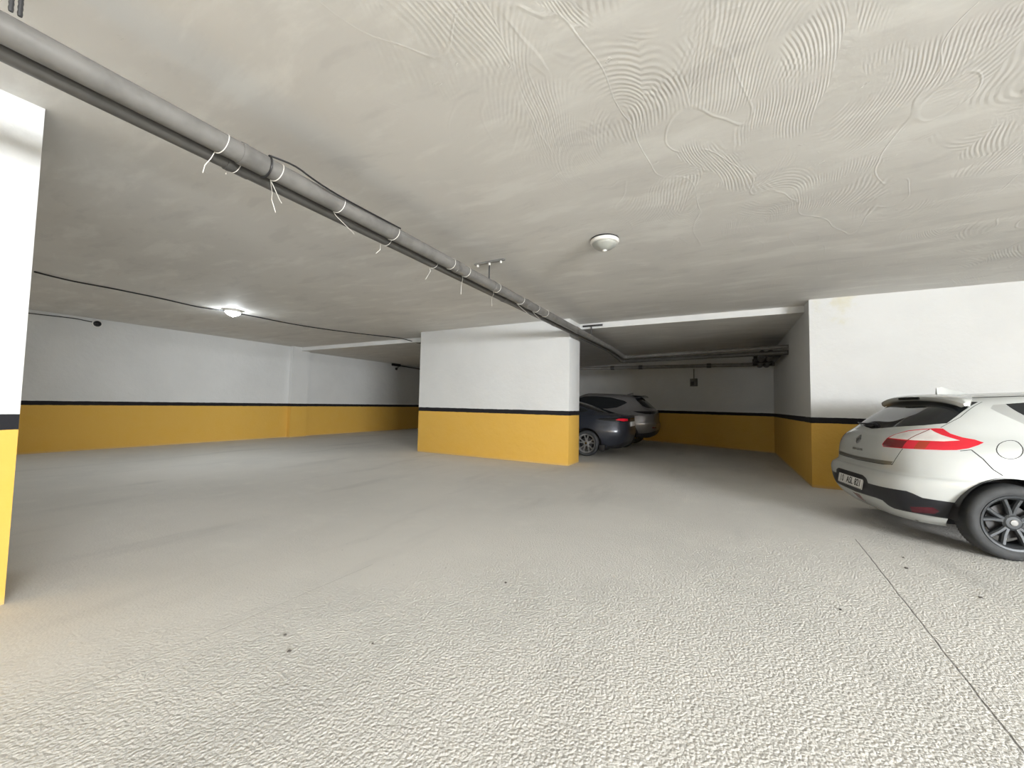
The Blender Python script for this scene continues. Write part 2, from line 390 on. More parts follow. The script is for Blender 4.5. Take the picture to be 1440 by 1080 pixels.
# wire ties twisted round the pipes
def tie(y, tails, label, slant=0.05):
    t = B(); c = Vector((AX, y, AZ)); rr = AR+.003
    pts = arc(c, (1,0,0), (0,0,1), rr, 2.6, -2.2, 24)
    for i, p in enumerate(pts): p.y -= slant*(i/24-.6)
    end = pts[-1].copy()
    if tails: tube(t, pts+[Vector(q) for q in tails[0]], .0026, 6)
    else: tube(t, pts, .0026, 6)
    for tl in tails[1:]: tube(t, [end]+[Vector(q) for q in tl], .0026, 6)
    o = mesh_obj('wire_tie', t, M_wire); tag(o, label, 'wire tie', 'white wire ties round the pipes')
X_ = -2.64
tie(1.13, [[(-2.63,1.105,2.64),(-2.66,1.09,2.60),(-2.68,1.09,2.56)]], 'white wire tie with straight tail, nearest the camera on the pipes')
tie(1.45, [[(-2.61,1.45,2.655),(-2.68,1.54,2.61),(-2.69,1.56,2.60)], [(-2.70,1.50,2.64),(-2.74,1.52,2.62),(-2.72,1.54,2.53)]], 'white wire tie with two tails just beyond the black cable loop')
tie(1.92, [[(-2.61,1.93,2.655),(-2.70,2.16,2.635),(-2.71,2.18,2.63)]], 'white wire tie with kinked tail on the pipe beyond the black cable')
tie(2.48, [], 'white wire tie on the bare pipe stretch before the T hanger', .07)
tie(3.30, [], 'white wire tie at the near side of the pipe joint by the T hanger')
tie(3.58, [[(-2.62,3.60,2.66),(-2.71,3.70,2.63),(-2.73,3.72,2.52)]], 'white wire tie with dangling tail at the pipe joint by the T hanger')
tie(4.26, [[(-2.62,4.28,2.66),(-2.71,4.38,2.63),(-2.73,4.42,2.54)]], 'white wire tie just beyond the T hanger rod')
tie(4.93, [[(-2.61,5.0,2.655),(-2.70,5.55,2.64)]], 'white wire tie with long slanting tail on the far half of the pipe', .12)
tie(5.45, [[(-2.61,5.5,2.655),(-2.70,6.0,2.64)]], 'white wire tie in front of the centre pillar top', .1)
tie(5.80, [], 'short white wire tie, farthest along the pipes', .1)
def tie2(y, tail, label):
    t = B(); c = Vector((BX, y, BZ)); pts = arc(c, (1,0,0), (0,0,1), BR+.003, .0, -2.9, 14)
    for i, p in enumerate(pts): p.y -= .03*(i/14-.5)
    for q in tail: pts.append(Vector((BX-BR+q[0], y+q[1], BZ-.03+q[2])))
    tube(t, pts, .0024, 6); o = mesh_obj('wire_tie', t, M_wire); tag(o, label, 'wire tie', 'white wire ties round the pipes')
tie2(1.25, [(0, -.02, -.03)], 'loose wire loop round the thinner pipe before its joint')
tie2(2.50, [(0, -.02, -.06), (-.02, -.05, -.10)], 'wire tie with short tail on the thinner pipe before the hanger')
tie2(3.15, [(0, .02, -.04), (-.02, -.03, -.14)], 'wire tie with hanging tail on the thinner pipe near the T hanger')
# thin black cable lying over the pipe
bm = B()
pts = arc((AX, 1.375, AZ), (1,0,0), (0,0,1), AR*1.08+.006, -2.2, 1.0, 10)
pts += [Vector((AX+q[0], q[1], AZ+q[2])) for q in ((.055,1.42,.06),(.085,1.52,.055),(.09,1.66,.03),(.082,1.85,.022),(.07,2.1,.03),(.058,2.5,.045))]
tube(bm, smooth_path(pts, 3), .006, 8); tag(mesh_obj('cable', bm, M_dark), 'thin black cable looped round and along the thick grey pipe', 'cable')

def lathe_obj(name, prof, mat, parent, n=40):
    bm = B(); lathe(bm, prof, 'z', n); return mesh_obj(name, bm, mat, parent, angle=50)
def dome_lamp(label, loc, lit):
    t = thing('ceiling_lamp', label, 'ceiling lamp', loc, 0, 'round dome lamps on the ceiling')
    lathe_obj('backplate', [(.0, 0), (.150, 0), (.152, -.012), (.148, -.02), (0, -.02)], M_dark if not lit else M_whitep, t)
    lathe_obj('collar', [(.120, -.016), (.152, -.016), (.154, -.03), (.146, -.045), (.132, -.05), (.12, -.045)], M_whitep, t)
    lathe_obj('globe', [(.132, -.042), (.128, -.06), (.112, -.08), (.085, -.1), (.05, -.116), (.02, -.123), (0, -.124)], M_lit if lit else M_globe, t)
    lathe_obj('finial', [(.0, -.115), (.026, -.118), (.027, -.126), (.018, -.134), (0, -.138)], M_whitep if not lit else M_lit, t)
    return t
dome_lamp('unlit round ceiling lamp with white collar and grey glass bowl', (-1.14, 4.14, ZC), False)
dome_lamp('glowing cool white round ceiling lamp beside the black cable', (-8.80, 4.24, ZC), True)
# black supply cable sagging across the left ceiling
cpts = [(-8.84,1.618),(-8.87,2.0),(-8.95,2.55),(-8.99,3.15),(-9.0,3.7),(-9.0,4.2),(-8.97,4.75),(-8.88,5.55),(-8.80,6.45),(-8.35,7.5),(-7.95,8.1),(-7.85,8.45)]
pts = [Vector((x, y, ZC-.012-(.02 if i % 3 == 1 else 0))) for i, (x, y) in enumerate(cpts)]
pts[-2].z = ZC-.03; pts[-1] = Vector((-7.6, 8.5, ZL-.012)); pts.append(Vector((-7.1, 8.75, ZL-.014)))
bm = B(); tube(bm, smooth_path(pts, 5), .012, 8); tag(mesh_obj('cable', bm, M_dark), 'long black supply cable running across the left ceiling past the glowing lamp', 'cable')
bm = B(); tube(bm, smooth_path([(XL+.012, 1.9, 2.95), (XL+.015, 2.5, 2.968), (XL+.013, 2.95, 2.985), (XL+.03, 3.1, 2.975), (XL+.03, 3.3, 2.955)], 4), .01, 8)
tag(mesh_obj('cable', bm, M_dark), 'short cable along the top of the left wall to the dome camera', 'cable')
t = thing('dome_camera', 'small dark dome camera at the top of the left wall', 'security camera', (XL, 3.36, 2.93))
bm = B(); lathe(bm, [(.0, 0), (.085, 0), (.09, .02), (.085, .05), (0, .05)], 'x', 24); mesh_obj('base', bm, M_whitep, t)
bm = B(); lathe(bm, [(.07, .045), (.068, .07), (.05, .105), (.025, .12), (0, .124)], 'x', 24); mesh_obj('dome', bm, M_black, t)
# bullet camera on the far left wall
t = thing('bullet_camera', 'black bullet security camera on the dim far left wall', 'security camera', (XL, 12.9, 2.72))
bm = B(); lathe(bm, [(.0, 0), (.06, 0), (.06, .03), (0, .03)], 'x', 20); mesh_obj('wall_mount', bm, M_pipeD, t)
bm = B(); tube(bm, [(.02, 0, 0), (.14, -.02, .06), (.16, -.05, .14)], .016, 10); mesh_obj('bracket', bm, M_dark, t)
bm = B(); tube(bm, [(.18, .05, .15), (.12, -.36, .155)], .055, 18); mesh_obj('body', bm, M_dark, t)
bm = B(); box(bm, .07, .22, -.46, .08, .208, .222, .004); mesh_obj('sun_shield', bm, M_dark, t)
bm = B(); tube(bm, [(.12, -.362, .155), (.119, -.37, .155)], .04, 18); mesh_obj('lens', bm, M_black, t)
bm = B(); tube(bm, smooth_path([(XL+.16, 12.98, 2.87), (XL+.05, 13.2, 2.87), (XL+.015, 13.8, 2.86), (XL+.015, 14.6, 2.83), (XL+.015, 15.5, 2.78)], 4), .022, 8)
tag(mesh_obj('cable', bm, M_dark), 'dark cable trailing right from the bullet camera along the wall', 'cable')
# small box on the back wall of the bay
def back_y(x): return 13.42 + (WX+.0-x)*(20.3-13.27)/(WX+.3-XL) - .0
bx = -.9; by = back_y(bx)-.02
ang = math.atan2(-(20.3-13.27), (WX+.3-XL))
t = thing('junction_box', 'small grey junction box on the back wall of the dark bay', 'junction box', (bx, by, 2.08), ang)
bm = B(); box(bm, -.11, .11, -.09, 0, -.13, .13, .008); mesh_obj('case', bm, M_pipe, t)
bm = B(); box(bm, -.075, .03, -.1, -.085, -.09, .03, .004); mesh_obj('cover', bm, M_pipeD, t)
bm = B(); tube(bm, [(0, -.04, .13), (0, -.04, .46)], .018, 8); mesh_obj('conduit', bm, M_pipe, t)
# grit on the floor
for k, (px, py, s) in enumerate([(-1.9,1.25,.018),(-1.35,2.45,.014),(-.35,.95,.02),(.42,1.3,.016),(.62,3.2,.014),(1.25,4.3,.022),(1.5,3.9,.02),(1.32,4.6,.016),(-1.6,1.5,.012),(-2.05,1.32,.014)]):
    bm = B(); bmesh.ops.create_icosphere(bm, subdivisions=2, radius=s)
    for v in bm.verts: v.co *= 1+.35*random.uniform(-1, 1); v.co *= .55; v.co.z *= .6
    o = mesh_obj('stone_chip', bm, M_grit); o.location = (px, py, s*.16); o.rotation_euler = (0, 0, k)
    tag(o, 'dark chip of grit lying on the pale concrete floor', 'grit', 'grit chips on the floor')

# ------------------------------------------------------------------ cars
def pchip(tab):
    x = np.array([t[0] for t in tab], float); y = np.array([t[1] for t in tab], float)
    h = np.diff(x); d = np.diff(y)/h; m = np.zeros(len(x))
    for i in range(1, len(x)-1):
        if d[i-1]*d[i] > 0:
            w1 = 2*h[i]+h[i-1]; w2 = h[i]+2*h[i-1]; m[i] = (w1+w2)/(w1/d[i-1]+w2/d[i])
    m[0] = d[0]; m[-1] = d[-1]
    def f(q):
        q = min(max(q, x[0]), x[-1]); i = max(0, min(int(np.searchsorted(x, q, side='right'))-1, len(x)-2))
        t = (q-x[i])/h[i]
        return (1+2*t)*(1-t)**2*y[i]+t*(1-t)**2*h[i]*m[i]+t*t*(3-2*t)*y[i+1]+t*t*(t-1)*h[i]*m[i+1]
    return f
class Shell:
    """Car skin: a rounded-rectangle plan outline at each height z, addressed by the angle phi round the car."""
    def __init__(s, P):
        s.f = {k: pchip(P[k]) for k in ('ur', 'uf', 'b', 'nr', 'nf')}; s.u0 = P['u0']; s.z0 = P['ur'][0][0]; s.z1 = P['ur'][-1][0]
    def par(s, z, rear):
        return ((s.u0-s.f['ur'](z)) if rear else (s.f['uf'](z)-s.u0)), s.f['b'](z), (s.f['nr'](z) if rear else s.f['nf'](z))
    def co(s, phi, z):
        c, sn = math.cos(math.radians(phi)), math.sin(math.radians(phi))
        a, b, n = s.par(z, c < 0); k = (abs(c)**n+abs(sn)**n)**(-1/n)
        return Vector((s.u0+a*k*c, b*k*sn, z))
    def normal(s, phi, z):
        e = .15; dz = .002
        zl, zh = max(s.z0, z-dz), min(s.z1, z+dz)
        n = (s.co(phi+e, z)-s.co(phi-e, z)).cross(s.co(phi, zh)-s.co(phi, zl))
        return n.normalized() if n.length > 1e-12 else Vector((0, 0, 1))
    def phi_u(s, u, z, side=-1):          # angle of the point at length u on the right (-1) or left (+1) side
        z = min(max(z, s.z0), s.z1); rear = u < s.u0
        a, b, n = s.par(z, rear); q = min(abs((u-s.u0)/a), .9999); v = (1-q**n)**(1/n)
        return math.degrees(math.atan2(side*v, (-q if rear else q))) % 360
    def phi_y(s, y, z, rear=True):        # angle of the point at lateral y on the tail (or nose)
        z = min(max(z, s.z0), s.z1); a, b, n = s.par(z, rear); q = max(-.9999, min(y/b, .9999)); v = (1-abs(q)**n)**(1/n)
        return math.degrees(math.atan2(q, -v if rear else v)) % 360
def inside(p, poly):
    r = False; j = len(poly)-1
    for i in range(len(poly)):
        (xi, yi), (xj, yj) = poly[i], poly[j]
        if (yi > p[1]) != (yj > p[1]) and p[0] < (xj-xi)*(p[1]-yi)/(yj-yi)+xi: r = not r
        j = i
    return r
SC = 1/57.3
def build_skin(sh, root, cuts, mats, zrows, body_name='body'):
    """cuts: (part, polygon in (phi, z)); later cuts win; part None removes the skin there."""
    phis = []
    p = 0.0
    while p < 359.99:
        phis.append(p); p += 1.5 if 120 <= p < 240 else 2.5
    phis.append(360.0)
    bm = bmesh.new()
    grid = [[bm.verts.new((q*SC, z, 0)) for q in phis] for z in zrows]
    for a, b in zip(grid, grid[1:]):
        for j in range(len(phis)-1): bm.faces.new((a[j], a[j+1], b[j+1], b[j]))
    names = [body_name]
    for part, poly in cuts:
        P = [(q*SC, z) for q, z in poly]
        x0, x1 = min(q[0] for q in P)-.03, max(q[0] for q in P)+.03; z0, z1 = min(q[1] for q in P)-.03, max(q[1] for q in P)+.03
        def cand(fs):
            out = []
            for f in fs:
                xs = [v.co.x for v in f.verts]; ys = [v.co.y for v in f.verts]
                if max(xs) > x0 and min(xs) < x1 and max(ys) > z0 and min(ys) < z1: out.append(f)
            return out
        fs = cand(bm.faces)
        for i in range(len(P)):
            a, b = P[i], P[(i+1) % len(P)]; d = Vector((b[0]-a[0], b[1]-a[1], 0))
            if d.length < 1e-6: continue
            n = Vector((d.y, -d.x, 0)).normalized()
            # only cut the faces this edge comes near to
            ex0, ex1 = min(a[0], b[0])-.002, max(a[0], b[0])+.002; ez0, ez1 = min(a[1], b[1])-.002, max(a[1], b[1])+.002
            sub = []
            for f in fs:
                if not f.is_valid: continue
                xs = [v.co.x for v in f.verts]; ys = [v.co.y for v in f.verts]
                if max(xs) > ex0 and min(xs) < ex1 and max(ys) > ez0 and min(ys) < ez1: sub.append(f)
            if not sub: continue
            geom = list({e for f in sub for e in f.edges}) + list({v for f in sub for v in f.verts}) + sub
            r = bmesh.ops.bisect_plane(bm, geom=geom, plane_co=(a[0], a[1], 0), plane_no=n, dist=1e-6)
            seen = {f for f in fs if f.is_valid}; seen |= {g for g in r['geom'] if isinstance(g, bmesh.types.BMFace)}
            fs = list(seen)
        fs = cand(bm.faces)
        if part is None: idx = 999
        else:
            if part not in names: names.append(part)
            idx = names.index(part)
        kill = []
        for f in fs:
            c = f.calc_center_median()
            if inside((c.x, c.y), P):
                if idx == 999: kill.append(f)
                else: f.material_index = idx
        if kill: bmesh.ops.delete(bm, geom=kill, context='FACES')
    objs = {}
    for k, nm in enumerate(names):
        fs = [f for f in bm.faces if f.material_index == k]
        if not fs: continue
        idx = {}; vs_, ns, polys = [], [], []
        for f in fs:
            poly = []
            for v in f.verts:
                q = v.co.x/SC; q = 0.0 if q > 359.999 else q
                key = (round(q, 4), round(v.co.y, 5))
                if key not in idx:
                    idx[key] = len(vs_); vs_.append(sh.co(q, v.co.y)); ns.append(sh.normal(q, v.co.y))
                poly.append(idx[key])
            poly = [a for i, a in enumerate(poly) if a != poly[i-1]]
            if len(poly) >= 3: polys.append(poly)
        me = bpy.data.meshes.new(nm.split('#')[0]); me.from_pydata(vs_, [], polys); me.validate()
        me.polygons.foreach_set('use_smooth', [True]*len(me.polygons))
        if len(me.vertices) == len(ns): me.normals_split_custom_set_from_vertices(ns)
        o = bpy.data.objects.new(nm.split('#')[0], me); COL.objects.link(o); o.parent = root
        me.materials.append(mats[nm.split('#')[0]]); objs[nm] = o
    bm.free()
    return objs
def mirror(poly): return [(360-q, z) for q, z in poly][::-1]
def strip(pts, wz, wp=None):
    """thin band polygons along a (phi, z) polyline"""
    out = []
    for (a, b) in zip(pts, pts[1:]):
        dx, dz = (b[0]-a[0])*.022, b[1]-a[1]; L = math.hypot(dx, dz) or 1; nx, nz = -dz/L*wz/.022, dx/L*wz
        out.append([(a[0]-nx, a[1]-nz), (b[0]-nx, b[1]-nz), (b[0]+nx, b[1]+nz), (a[0]+nx, a[1]+nz)])
    return out
def arch(sh, u, zc, r, side):
    P = []
    for i in range(29):
        t = math.radians(-40+260*i/28); z = zc+r*math.sin(t)
        P.append((sh.phi_u(u+r*math.cos(t), z, side), z))
    P = [(q, max(z, sh.z0-.02)) for q, z in P]
    return P
def wheel(root, name, u, y, r, width, rim_r, side, mrim, nspoke, twin, child_cap=True):
    """side -1: right side of the car (outer face towards -y)"""
    bm = B(); w = width/2; s = rim_r+.012
    prof = [(s, -w*.86), (s+.02, -w*.97), (s+(r-s)*.55, -w*1.0), (r-.025, -w*.93), (r-.008, -w*.80), (r, -w*.6), (r+.001, 0), (r, w*.6), (r-.008, w*.80), (r-.025, w*.93), (s+(r-s)*.55, w), (s, w*.86)]
    lathe(bm, prof, 'y', 160, (u, y, r), close=True)
    for v in bm.verts:
        dx, dz = v.co.x-u, v.co.z-r; rad = math.hypot(dx, dz); k = round(math.atan2(dz, dx)/(2*math.pi)*160)
        if rad > r-.012 and abs(abs(v.co.y-y)-w*.7) < w*.15 and k % 2 == 0:
            q = (rad-.007)/rad; v.co.x = u+dx*q; v.co.z = r+dz*q
    ty = mesh_obj('tyre', bm, M_rubber, root, angle=40)
    o = side; yo = y+o*w*.86
    bm = B()
    lathe(bm, [(rim_r+.014, yo), (rim_r+.012, yo+o*.008), (rim_r-.004, yo+o*.004), (rim_r-.018, yo-o*.012), (rim_r-.03, yo-o*.06), (rim_r-.02, yo-o*.16), (rim_r+.01, yo-o*.165)], 'y', 56, (u, 0, r), close=True)
    ye = yo-o*.012
    for k in range(nspoke):
        for sgn in ((-1, 1) if twin else (0,)):
            t0 = 2*math.pi*k/nspoke + math.pi/2 + sgn*.10; t1 = 2*math.pi*k/nspoke + math.pi/2 + sgn*.27
            def sec(t, rad, hw, yy, th):
                c = Vector((u+math.cos(t)*rad, yy, r+math.sin(t)*rad)); d = Vector((-math.sin(t), 0, math.cos(t)))
                return [bm.verts.new(c+d*a*hw+Vector((0, -o*q*th, 0))) for a, q in ((-1, .35), (-.5, 0), (.5, 0), (1, .35), (1, 1), (-1, 1))]
            a = sec(t0, .045, .020, ye-o*.018, .03); b = sec(t0*.5+t1*.5, rim_r*.55, .017, ye-o*.012, .035); c = sec(t1, rim_r-.008, .019, ye+o*.0, .04)
            for p, q in ((a, b), (b, c)):
                for i in range(6): bm.faces.new((p[i], p[(i+1) % 6], q[(i+1) % 6], q[i]))
    lathe(bm, [(0, ye-o*.006), (.05, ye-o*.008), (.068, ye-o*.022), (.066, ye-o*.06), (0, ye-o*.06)], 'y', 28, (u, 0, r))
    bmesh.ops.recalc_face_normals(bm, faces=bm.faces)
    rim = mesh_obj('wheel_rim', bm, mrim, root, angle=30)
    bm = B(); lathe(bm, [(0, ye+o*.001), (.024, ye-o*.001), (.028, ye-o*.008), (0, ye-o*.01)], 'y', 24, (u, 0, r)); mesh_obj('hub_cap', bm, M_chrome if mrim is not M_alloyd else M_steel, rim)
    bm = B(); lathe(bm, [(0, yo-o*.085), (.145, yo-o*.085), (.145, yo-o*.11), (0, yo-o*.11)], 'y', 32, (u, 0, r)); mesh_obj('brake_disc', bm, M_pipeD, rim)
    return ty
def wheel_liner(root, u, y0, y1, r, zc):
    bm = B(); n = 28; rings = []
    for yy in (y0, y1):
        rings.append([bm.verts.new((u+r*math.cos(math.radians(-3+186*i/n)), yy, zc+r*math.sin(math.radians(-3+186*i/n)))) for i in range(n+1)])
    for i in range(n): bm.faces.new((rings[0][i], rings[0][i+1], rings[1][i+1], rings[1][i]))
    bm.faces.new(rings[0])
    mesh_obj('wheel_arch_liner', bm, M_dark, root)
def text_mesh(name, body, size, mat, parent, mw, bold=.0, xs=1.0, depth=.0008):
    cu = bpy.data.curves.new(name, 'FONT'); cu.body = body; cu.size = size; cu.align_x = 'CENTER'; cu.align_y = 'CENTER'
    cu.extrude = depth; cu.offset = bold
    ob = bpy.data.objects.new(name+'_src', cu); COL.objects.link(ob)
    dg = bpy.context.evaluated_depsgraph_get(); me = bpy.data.meshes.new_from_object(ob.evaluated_get(dg))
    bpy.data.objects.remove(ob, do_unlink=True)
    me.materials.clear(); me.materials.append(mat); me.name = name
    o = bpy.data.objects.new(name, me); COL.objects.link(o); o.parent = parent
    o.matrix_local = mw @ Matrix.Diagonal((xs, 1, 1, 1)); return o
def plate_frame(c, tilt=0.0):
    """local frame for something facing backwards (-x): text x runs to -y... seen from behind"""
    z = Vector((-math.cos(tilt), 0, math.sin(tilt))); x = Vector((0, -1, 0)); y = z.cross(x)
    m = Matrix((x, y, z)).transposed().to_4x4(); m.translation = Vector(c); return m
def under(root, u0, u1, hw, z0, z1):
    bm = B(); box(bm, u0, u1, -hw, hw, z0, z1, .03); mesh_obj('underbody', bm, M_dark, root)
    return

# ---- the white hatchback
HATCH = dict(u0=1.2,
 ur=[(.20,-.585),(.24,-.64),(.30,-.70),(.38,-.745),(.46,-.765),(.56,-.775),(.62,-.755),(.655,-.70),(.68,-.695),(.80,-.70),(.90,-.69),(.97,-.655),(1.03,-.585),(1.08,-.53),(1.15,-.45),(1.25,-.325),(1.33,-.20),(1.38,-.08),(1.42,.08),(1.445,.35),(1.46,.7),(1.468,1.0),(1.471,1.19)],
 uf=[(.20,3.36),(.3,3.46),(.5,3.5),(.65,3.45),(.75,3.3),(.82,3.0),(.90,2.6),(.95,2.35),(1.0,2.15),(1.2,1.75),(1.35,1.5),(1.42,1.36),(1.45,1.28),(1.465,1.23),(1.471,1.21)],
 b=[(.20,.80),(.24,.84),(.32,.875),(.45,.895),(.6,.904),(.75,.902),(.88,.89),(.94,.87),(.98,.845),(1.05,.80),(1.15,.755),(1.25,.71),(1.33,.67),(1.38,.63),(1.42,.56),(1.445,.46),(1.46,.33),(1.468,.18),(1.471,.02)],
 nr=[(.20,4.5),(.6,5),(.8,4.5),(1.0,4.0),(1.3,4.5),(1.42,4.),(1.471,3)],
 nf=[(.20,3.5),(.7,3.5),(.9,4),(1.2,5),(1.471,3)])
def rows(tab, step=.022):
    z = tab[0][0]; z1 = tab[-1][0]; out = []
    while z < z1-.06: out.append(z); z += step
    return out + list(np.linspace(z, z1, 10))
def white_hatchback():
    sh = Shell(HATCH)
    root = thing('car', 'white hatchback parked beside the right wall, seen from its tail', 'car', (2.145, 4.96, 0), math.radians(10.5))
    # the skin is centred on the car's middle line; the root sits on the right-hand side at the rear axle
    off = Vector((0, .904, 0)); a = math.radians(10.5)
    root.location = root.location + Vector((-off.y*math.sin(a), off.y*math.cos(a), 0))
    mats = dict(body=M_carw, tailgate=M_carw, bumper=M_carw, bumper_trim=M_blacktrim, bumper_lip=M_carw, rear_window=M_glass, side_window=M_glass,
                tail_lamp=M_red, clear_lens=M_clear, red_lens=M_redD, panel_gap=M_gap, quarter_trim=M_pillar, pillar_trim=M_blacktrim, reflector=M_refl, indicator_lens=M_indicator, fuel_flap=M_carw, windshield=M_glass, headlamp=M_clear, grille=M_dark, fog_lamp=M_redD, handle_strip=M_strip, sill_trim=M_blacktrim, door=M_carw)
    C = []
    # tailgate panel and bumper
    gate = [(180,.700),(206,.715),(211.5,.722),(214,.814),(215,.886),(206,.882),(205,.906),(206,.97),(208,1.014),(212,1.058),(217,1.082),(221.5,1.094),(222,1.12),(224,1.20),(224.3,1.34),(180,1.40)]
    C.append(('tailgate', gate+mirror(gate)))
    bmp = [(180,.694),(205,.708),(211.5,.715),(213.5,.79),(215.5,.878),(228.6,.90),(230.5,.918),(232.5,.842),(234,.758),(235.4,.712),(243,.60),(243,.19),(180,.19)]
    C.append(('bumper', bmp+mirror(bmp)))
    for s in strip([(148.5,.722),(154,.707),(180,.697),(206,.71),(211.6,.722)], .004): C.append(('panel_gap', s))
    gaps = [[(211.6,.722),(214,.814),(215.3,.884)], [(228.6,.90),(230.5,.915),(232.5,.842),(234,.758),(235.4,.712)], [(221.7,1.098),(222.2,1.12),(224.2,1.2),(224.5,1.345)]]
    for g in gaps:
        for s in strip(g, .0028): C.append(('panel_gap', s)); C.append(('panel_gap', mirror(s)))
    # black lower band, white lip under it
    top = [(180,.566),(196,.566),(198.5,.552),(200.2,.535),(201,.497),(211,.498),(220,.50),(221.5,.486),(223.5,.456),(226.5,.45),(231,.442),(236,.44)]
    bot = [(236,.283),(228,.286),(224,.29),(218.5,.294),(212.5,.296),(210.5,.312),(208.5,.356),(204,.362),(189,.352),(180,.345)]
    C.append(('bumper_trim', top+bot+mirror(bot)[0:]+mirror(top)))
    lip = [(180,.340),(189,.346),(204,.356),(207.2,.352),(209.5,.318),(212.2,.290),(218.5,.288),(228.2,.281),(226.6,.222),(219.5,.204),(208.5,.198),(180,.196)]
    C.append(('bumper_lip', lip+mirror(lip)))
    fog = [(174,.327),(184,.330),(183,.255),(180,.238),(176.5,.25)]
    C.append(('fog_lamp', fog))
    rf = [(219.5,.352),(225,.378),(226,.352),(224.6,.318),(219,.300)]
    C.append(('reflector#0', rf)); C.append(('reflector#1', mirror(rf)))
    # chrome-grey strip along the lower edge of the tailgate
    st = [(180,.737),(195,.742),(212,.752),(210.8,.716),(195,.707),(180,.703)]
    C.append(('handle_strip', st+mirror(st)))
    # rear window
    gl = [(180,1.046),(190,1.058),(206.5,1.09),(216,1.112),(220.5,1.132),(222.3,1.14),(223,1.206),(223.4,1.29),(223.4,1.345),(180,1.395)]
    C.append(('rear_window', gl+mirror(gl)))
    # tail lamps
    lamp = [(205,.906),(206,.97),(208,1.014),(212,1.056),(217,1.078),(220.5,1.090),(222.5,1.090),(223.4,1.075),(225,1.048),(228,1.018),(230.5,1.004),(232.3,.982),(231.5,.958),(230,.926),(228,.906),(225.5,.898),(221,.892),(215,.886),(206,.882)]
    lens = [(207,.975),(208.5,1.014),(212.5,1.05),(217,1.070),(219.5,1.078),(221,1.058),(223.5,1.03),(226,1.008),(228,.990),(225,.976),(218,.970)]
    for k, mm in ((0, lambda p: p), (1, mirror)):
        C.append(('tail_lamp#%d' % k, mm(lamp))); C.append(('clear_lens#%d' % k, mm(lens)))
        C.append(('indicator_lens#%d' % k, mm([(218.6,.893),(219.3,.966),(222.2,.968),(221.6,.897)])))
        dk = [(205.4,.91),(206.2,.968),(215.6,.962),(214.9,.890),(206.3,.886)]
        C.append(('red_lens#%d' % k, mm(dk)))
        for s in strip([(214.9,.888),(215.6,.962),(216.8,1.018),(219.2,1.076)], .004): C.append(('red_lens#%d' % k, mm(s)))
    for side in (-1, 1):
        # fuel flap ring on the right only
        if side < 0:
            ring = [(236.55+2.05*math.cos(t), .932+.078*math.sin(t)) for t in (2*math.pi*i/20 for i in range(21))]
            for s in strip(ring, .0022): C.append(('panel_gap', s))
        # side windows: quarter trim, glass
        def W(pts): return [(sh.phi_u(u, z, side), z) for u, z in pts]
        C.append(('side_window#%d' % side, W([(.03,1.285),(.06,1.318),(.30,1.347),(.8,1.368),(1.2,1.36),(1.55,1.29),(1.9,1.11),(2.0,1.02),(1.5,1.03),(.9,1.06),(.45,1.095),(.20,1.14),(.10,1.215)])))
        C.append(('quarter_trim#%d' % side, W([(.03,1.285),(.06,1.318),(.14,1.328),(.36,1.11),(.20,1.14),(.10,1.215)])))
        C.append(('pillar_trim#%d' % side, W([(1.0,1.04),(1.04,1.04),(1.10,1.38),(1.06,1.38)])))
        for s in strip(W([(-.13,1.372),(.05,1.388),(.3,1.402),(.8,1.415),(1.3,1.41),(1.5,1.36)]), .004): C.append(('panel_gap', s))
        # door gaps, sill
        for g in ([(.30,1.13),(.40,.90),(.46,.62),(.55,.50),(.60,.42),(1.0,.36)], [(1.08,1.04),(1.06,.8),(1.08,.36)], [(1.0,.36),(2.0,.36),(2.12,.6),(2.12,.9),(2.02,1.0)]):
            pts = W(g)
            for s in strip(pts, .0028): C.append(('panel_gap', s))
        C.append(('sill_trim#%d' % side, W([(.40,.30),(2.25,.30),(2.25,.19),(.40,.19)])))
        C.append(('headlamp#%d' % side, W([(3.44,.62),(3.30,.66),(3.0,.74),(2.85,.78),(3.02,.80),(3.30,.74)])))
        for u in (0.0, 2.641): C.append((None, arch(sh, u, .315, .376, side)))
    fy = lambda y, z: (sh.phi_y(y, z, False) if y >= 0 else sh.phi_y(y, z, False)-360)
    for sgn in (1, -1):
        P = [(sh.phi_y(y*1.0, z, False), z) for y, z in ((.02,1.0),(.62,1.01),(.56,1.36),(.02,1.40))]
        C.append(('windshield#%d' % sgn, P if sgn > 0 else mirror(P)))
        P = [(sh.phi_y(y, z, False), z) for y, z in ((.01,.26),(.5,.26),(.55,.42),(.01,.44))]
        C.append(('grille#%d' % sgn, P if sgn > 0 else mirror(P)))
    objs = build_skin(sh, root, C, mats, rows(HATCH['ur']))
    for k in (0, 1):
        lampo = objs['tail_lamp#%d' % k]
        for nm in ('clear_lens#%d', 'red_lens#%d', 'indicator_lens#%d'): objs[nm % k].parent = lampo
    gate_o = objs['tailgate']
    # roof spoiler: solid moulding carried past the top of the rear window
    bm = B(); secs = []
    ys = np.linspace(-1, 1, 33)
    for q in ys:
        e = abs(q); y = q*.645; tail = -.235+.055*e**3; fwd = .10-.2*e**2
        ztop = 1.430-.070*e**2.6
        th = .045+.012*e**8
        sec = [(fwd, ztop), (fwd*.5+tail*.5, ztop+.002), (fwd*.25+tail*.75, ztop-.006), (tail+.02, ztop-.016), (tail, ztop-.028), (tail+.004, ztop-.028-th*.6), (tail+.03, ztop-.028-th), (fwd*.4+tail*.6, ztop-.07), (fwd*.8+tail*.2, ztop-.08)]
        if e > .999:
            cu_, cz_ = sum(p[0] for p in sec)/len(sec), sum(p[1] for p in sec)/len(sec)
            sec = [(cu_+(a0-cu_)*.55, cz_+(b0-cz_)*.4) for a0, b0 in sec]
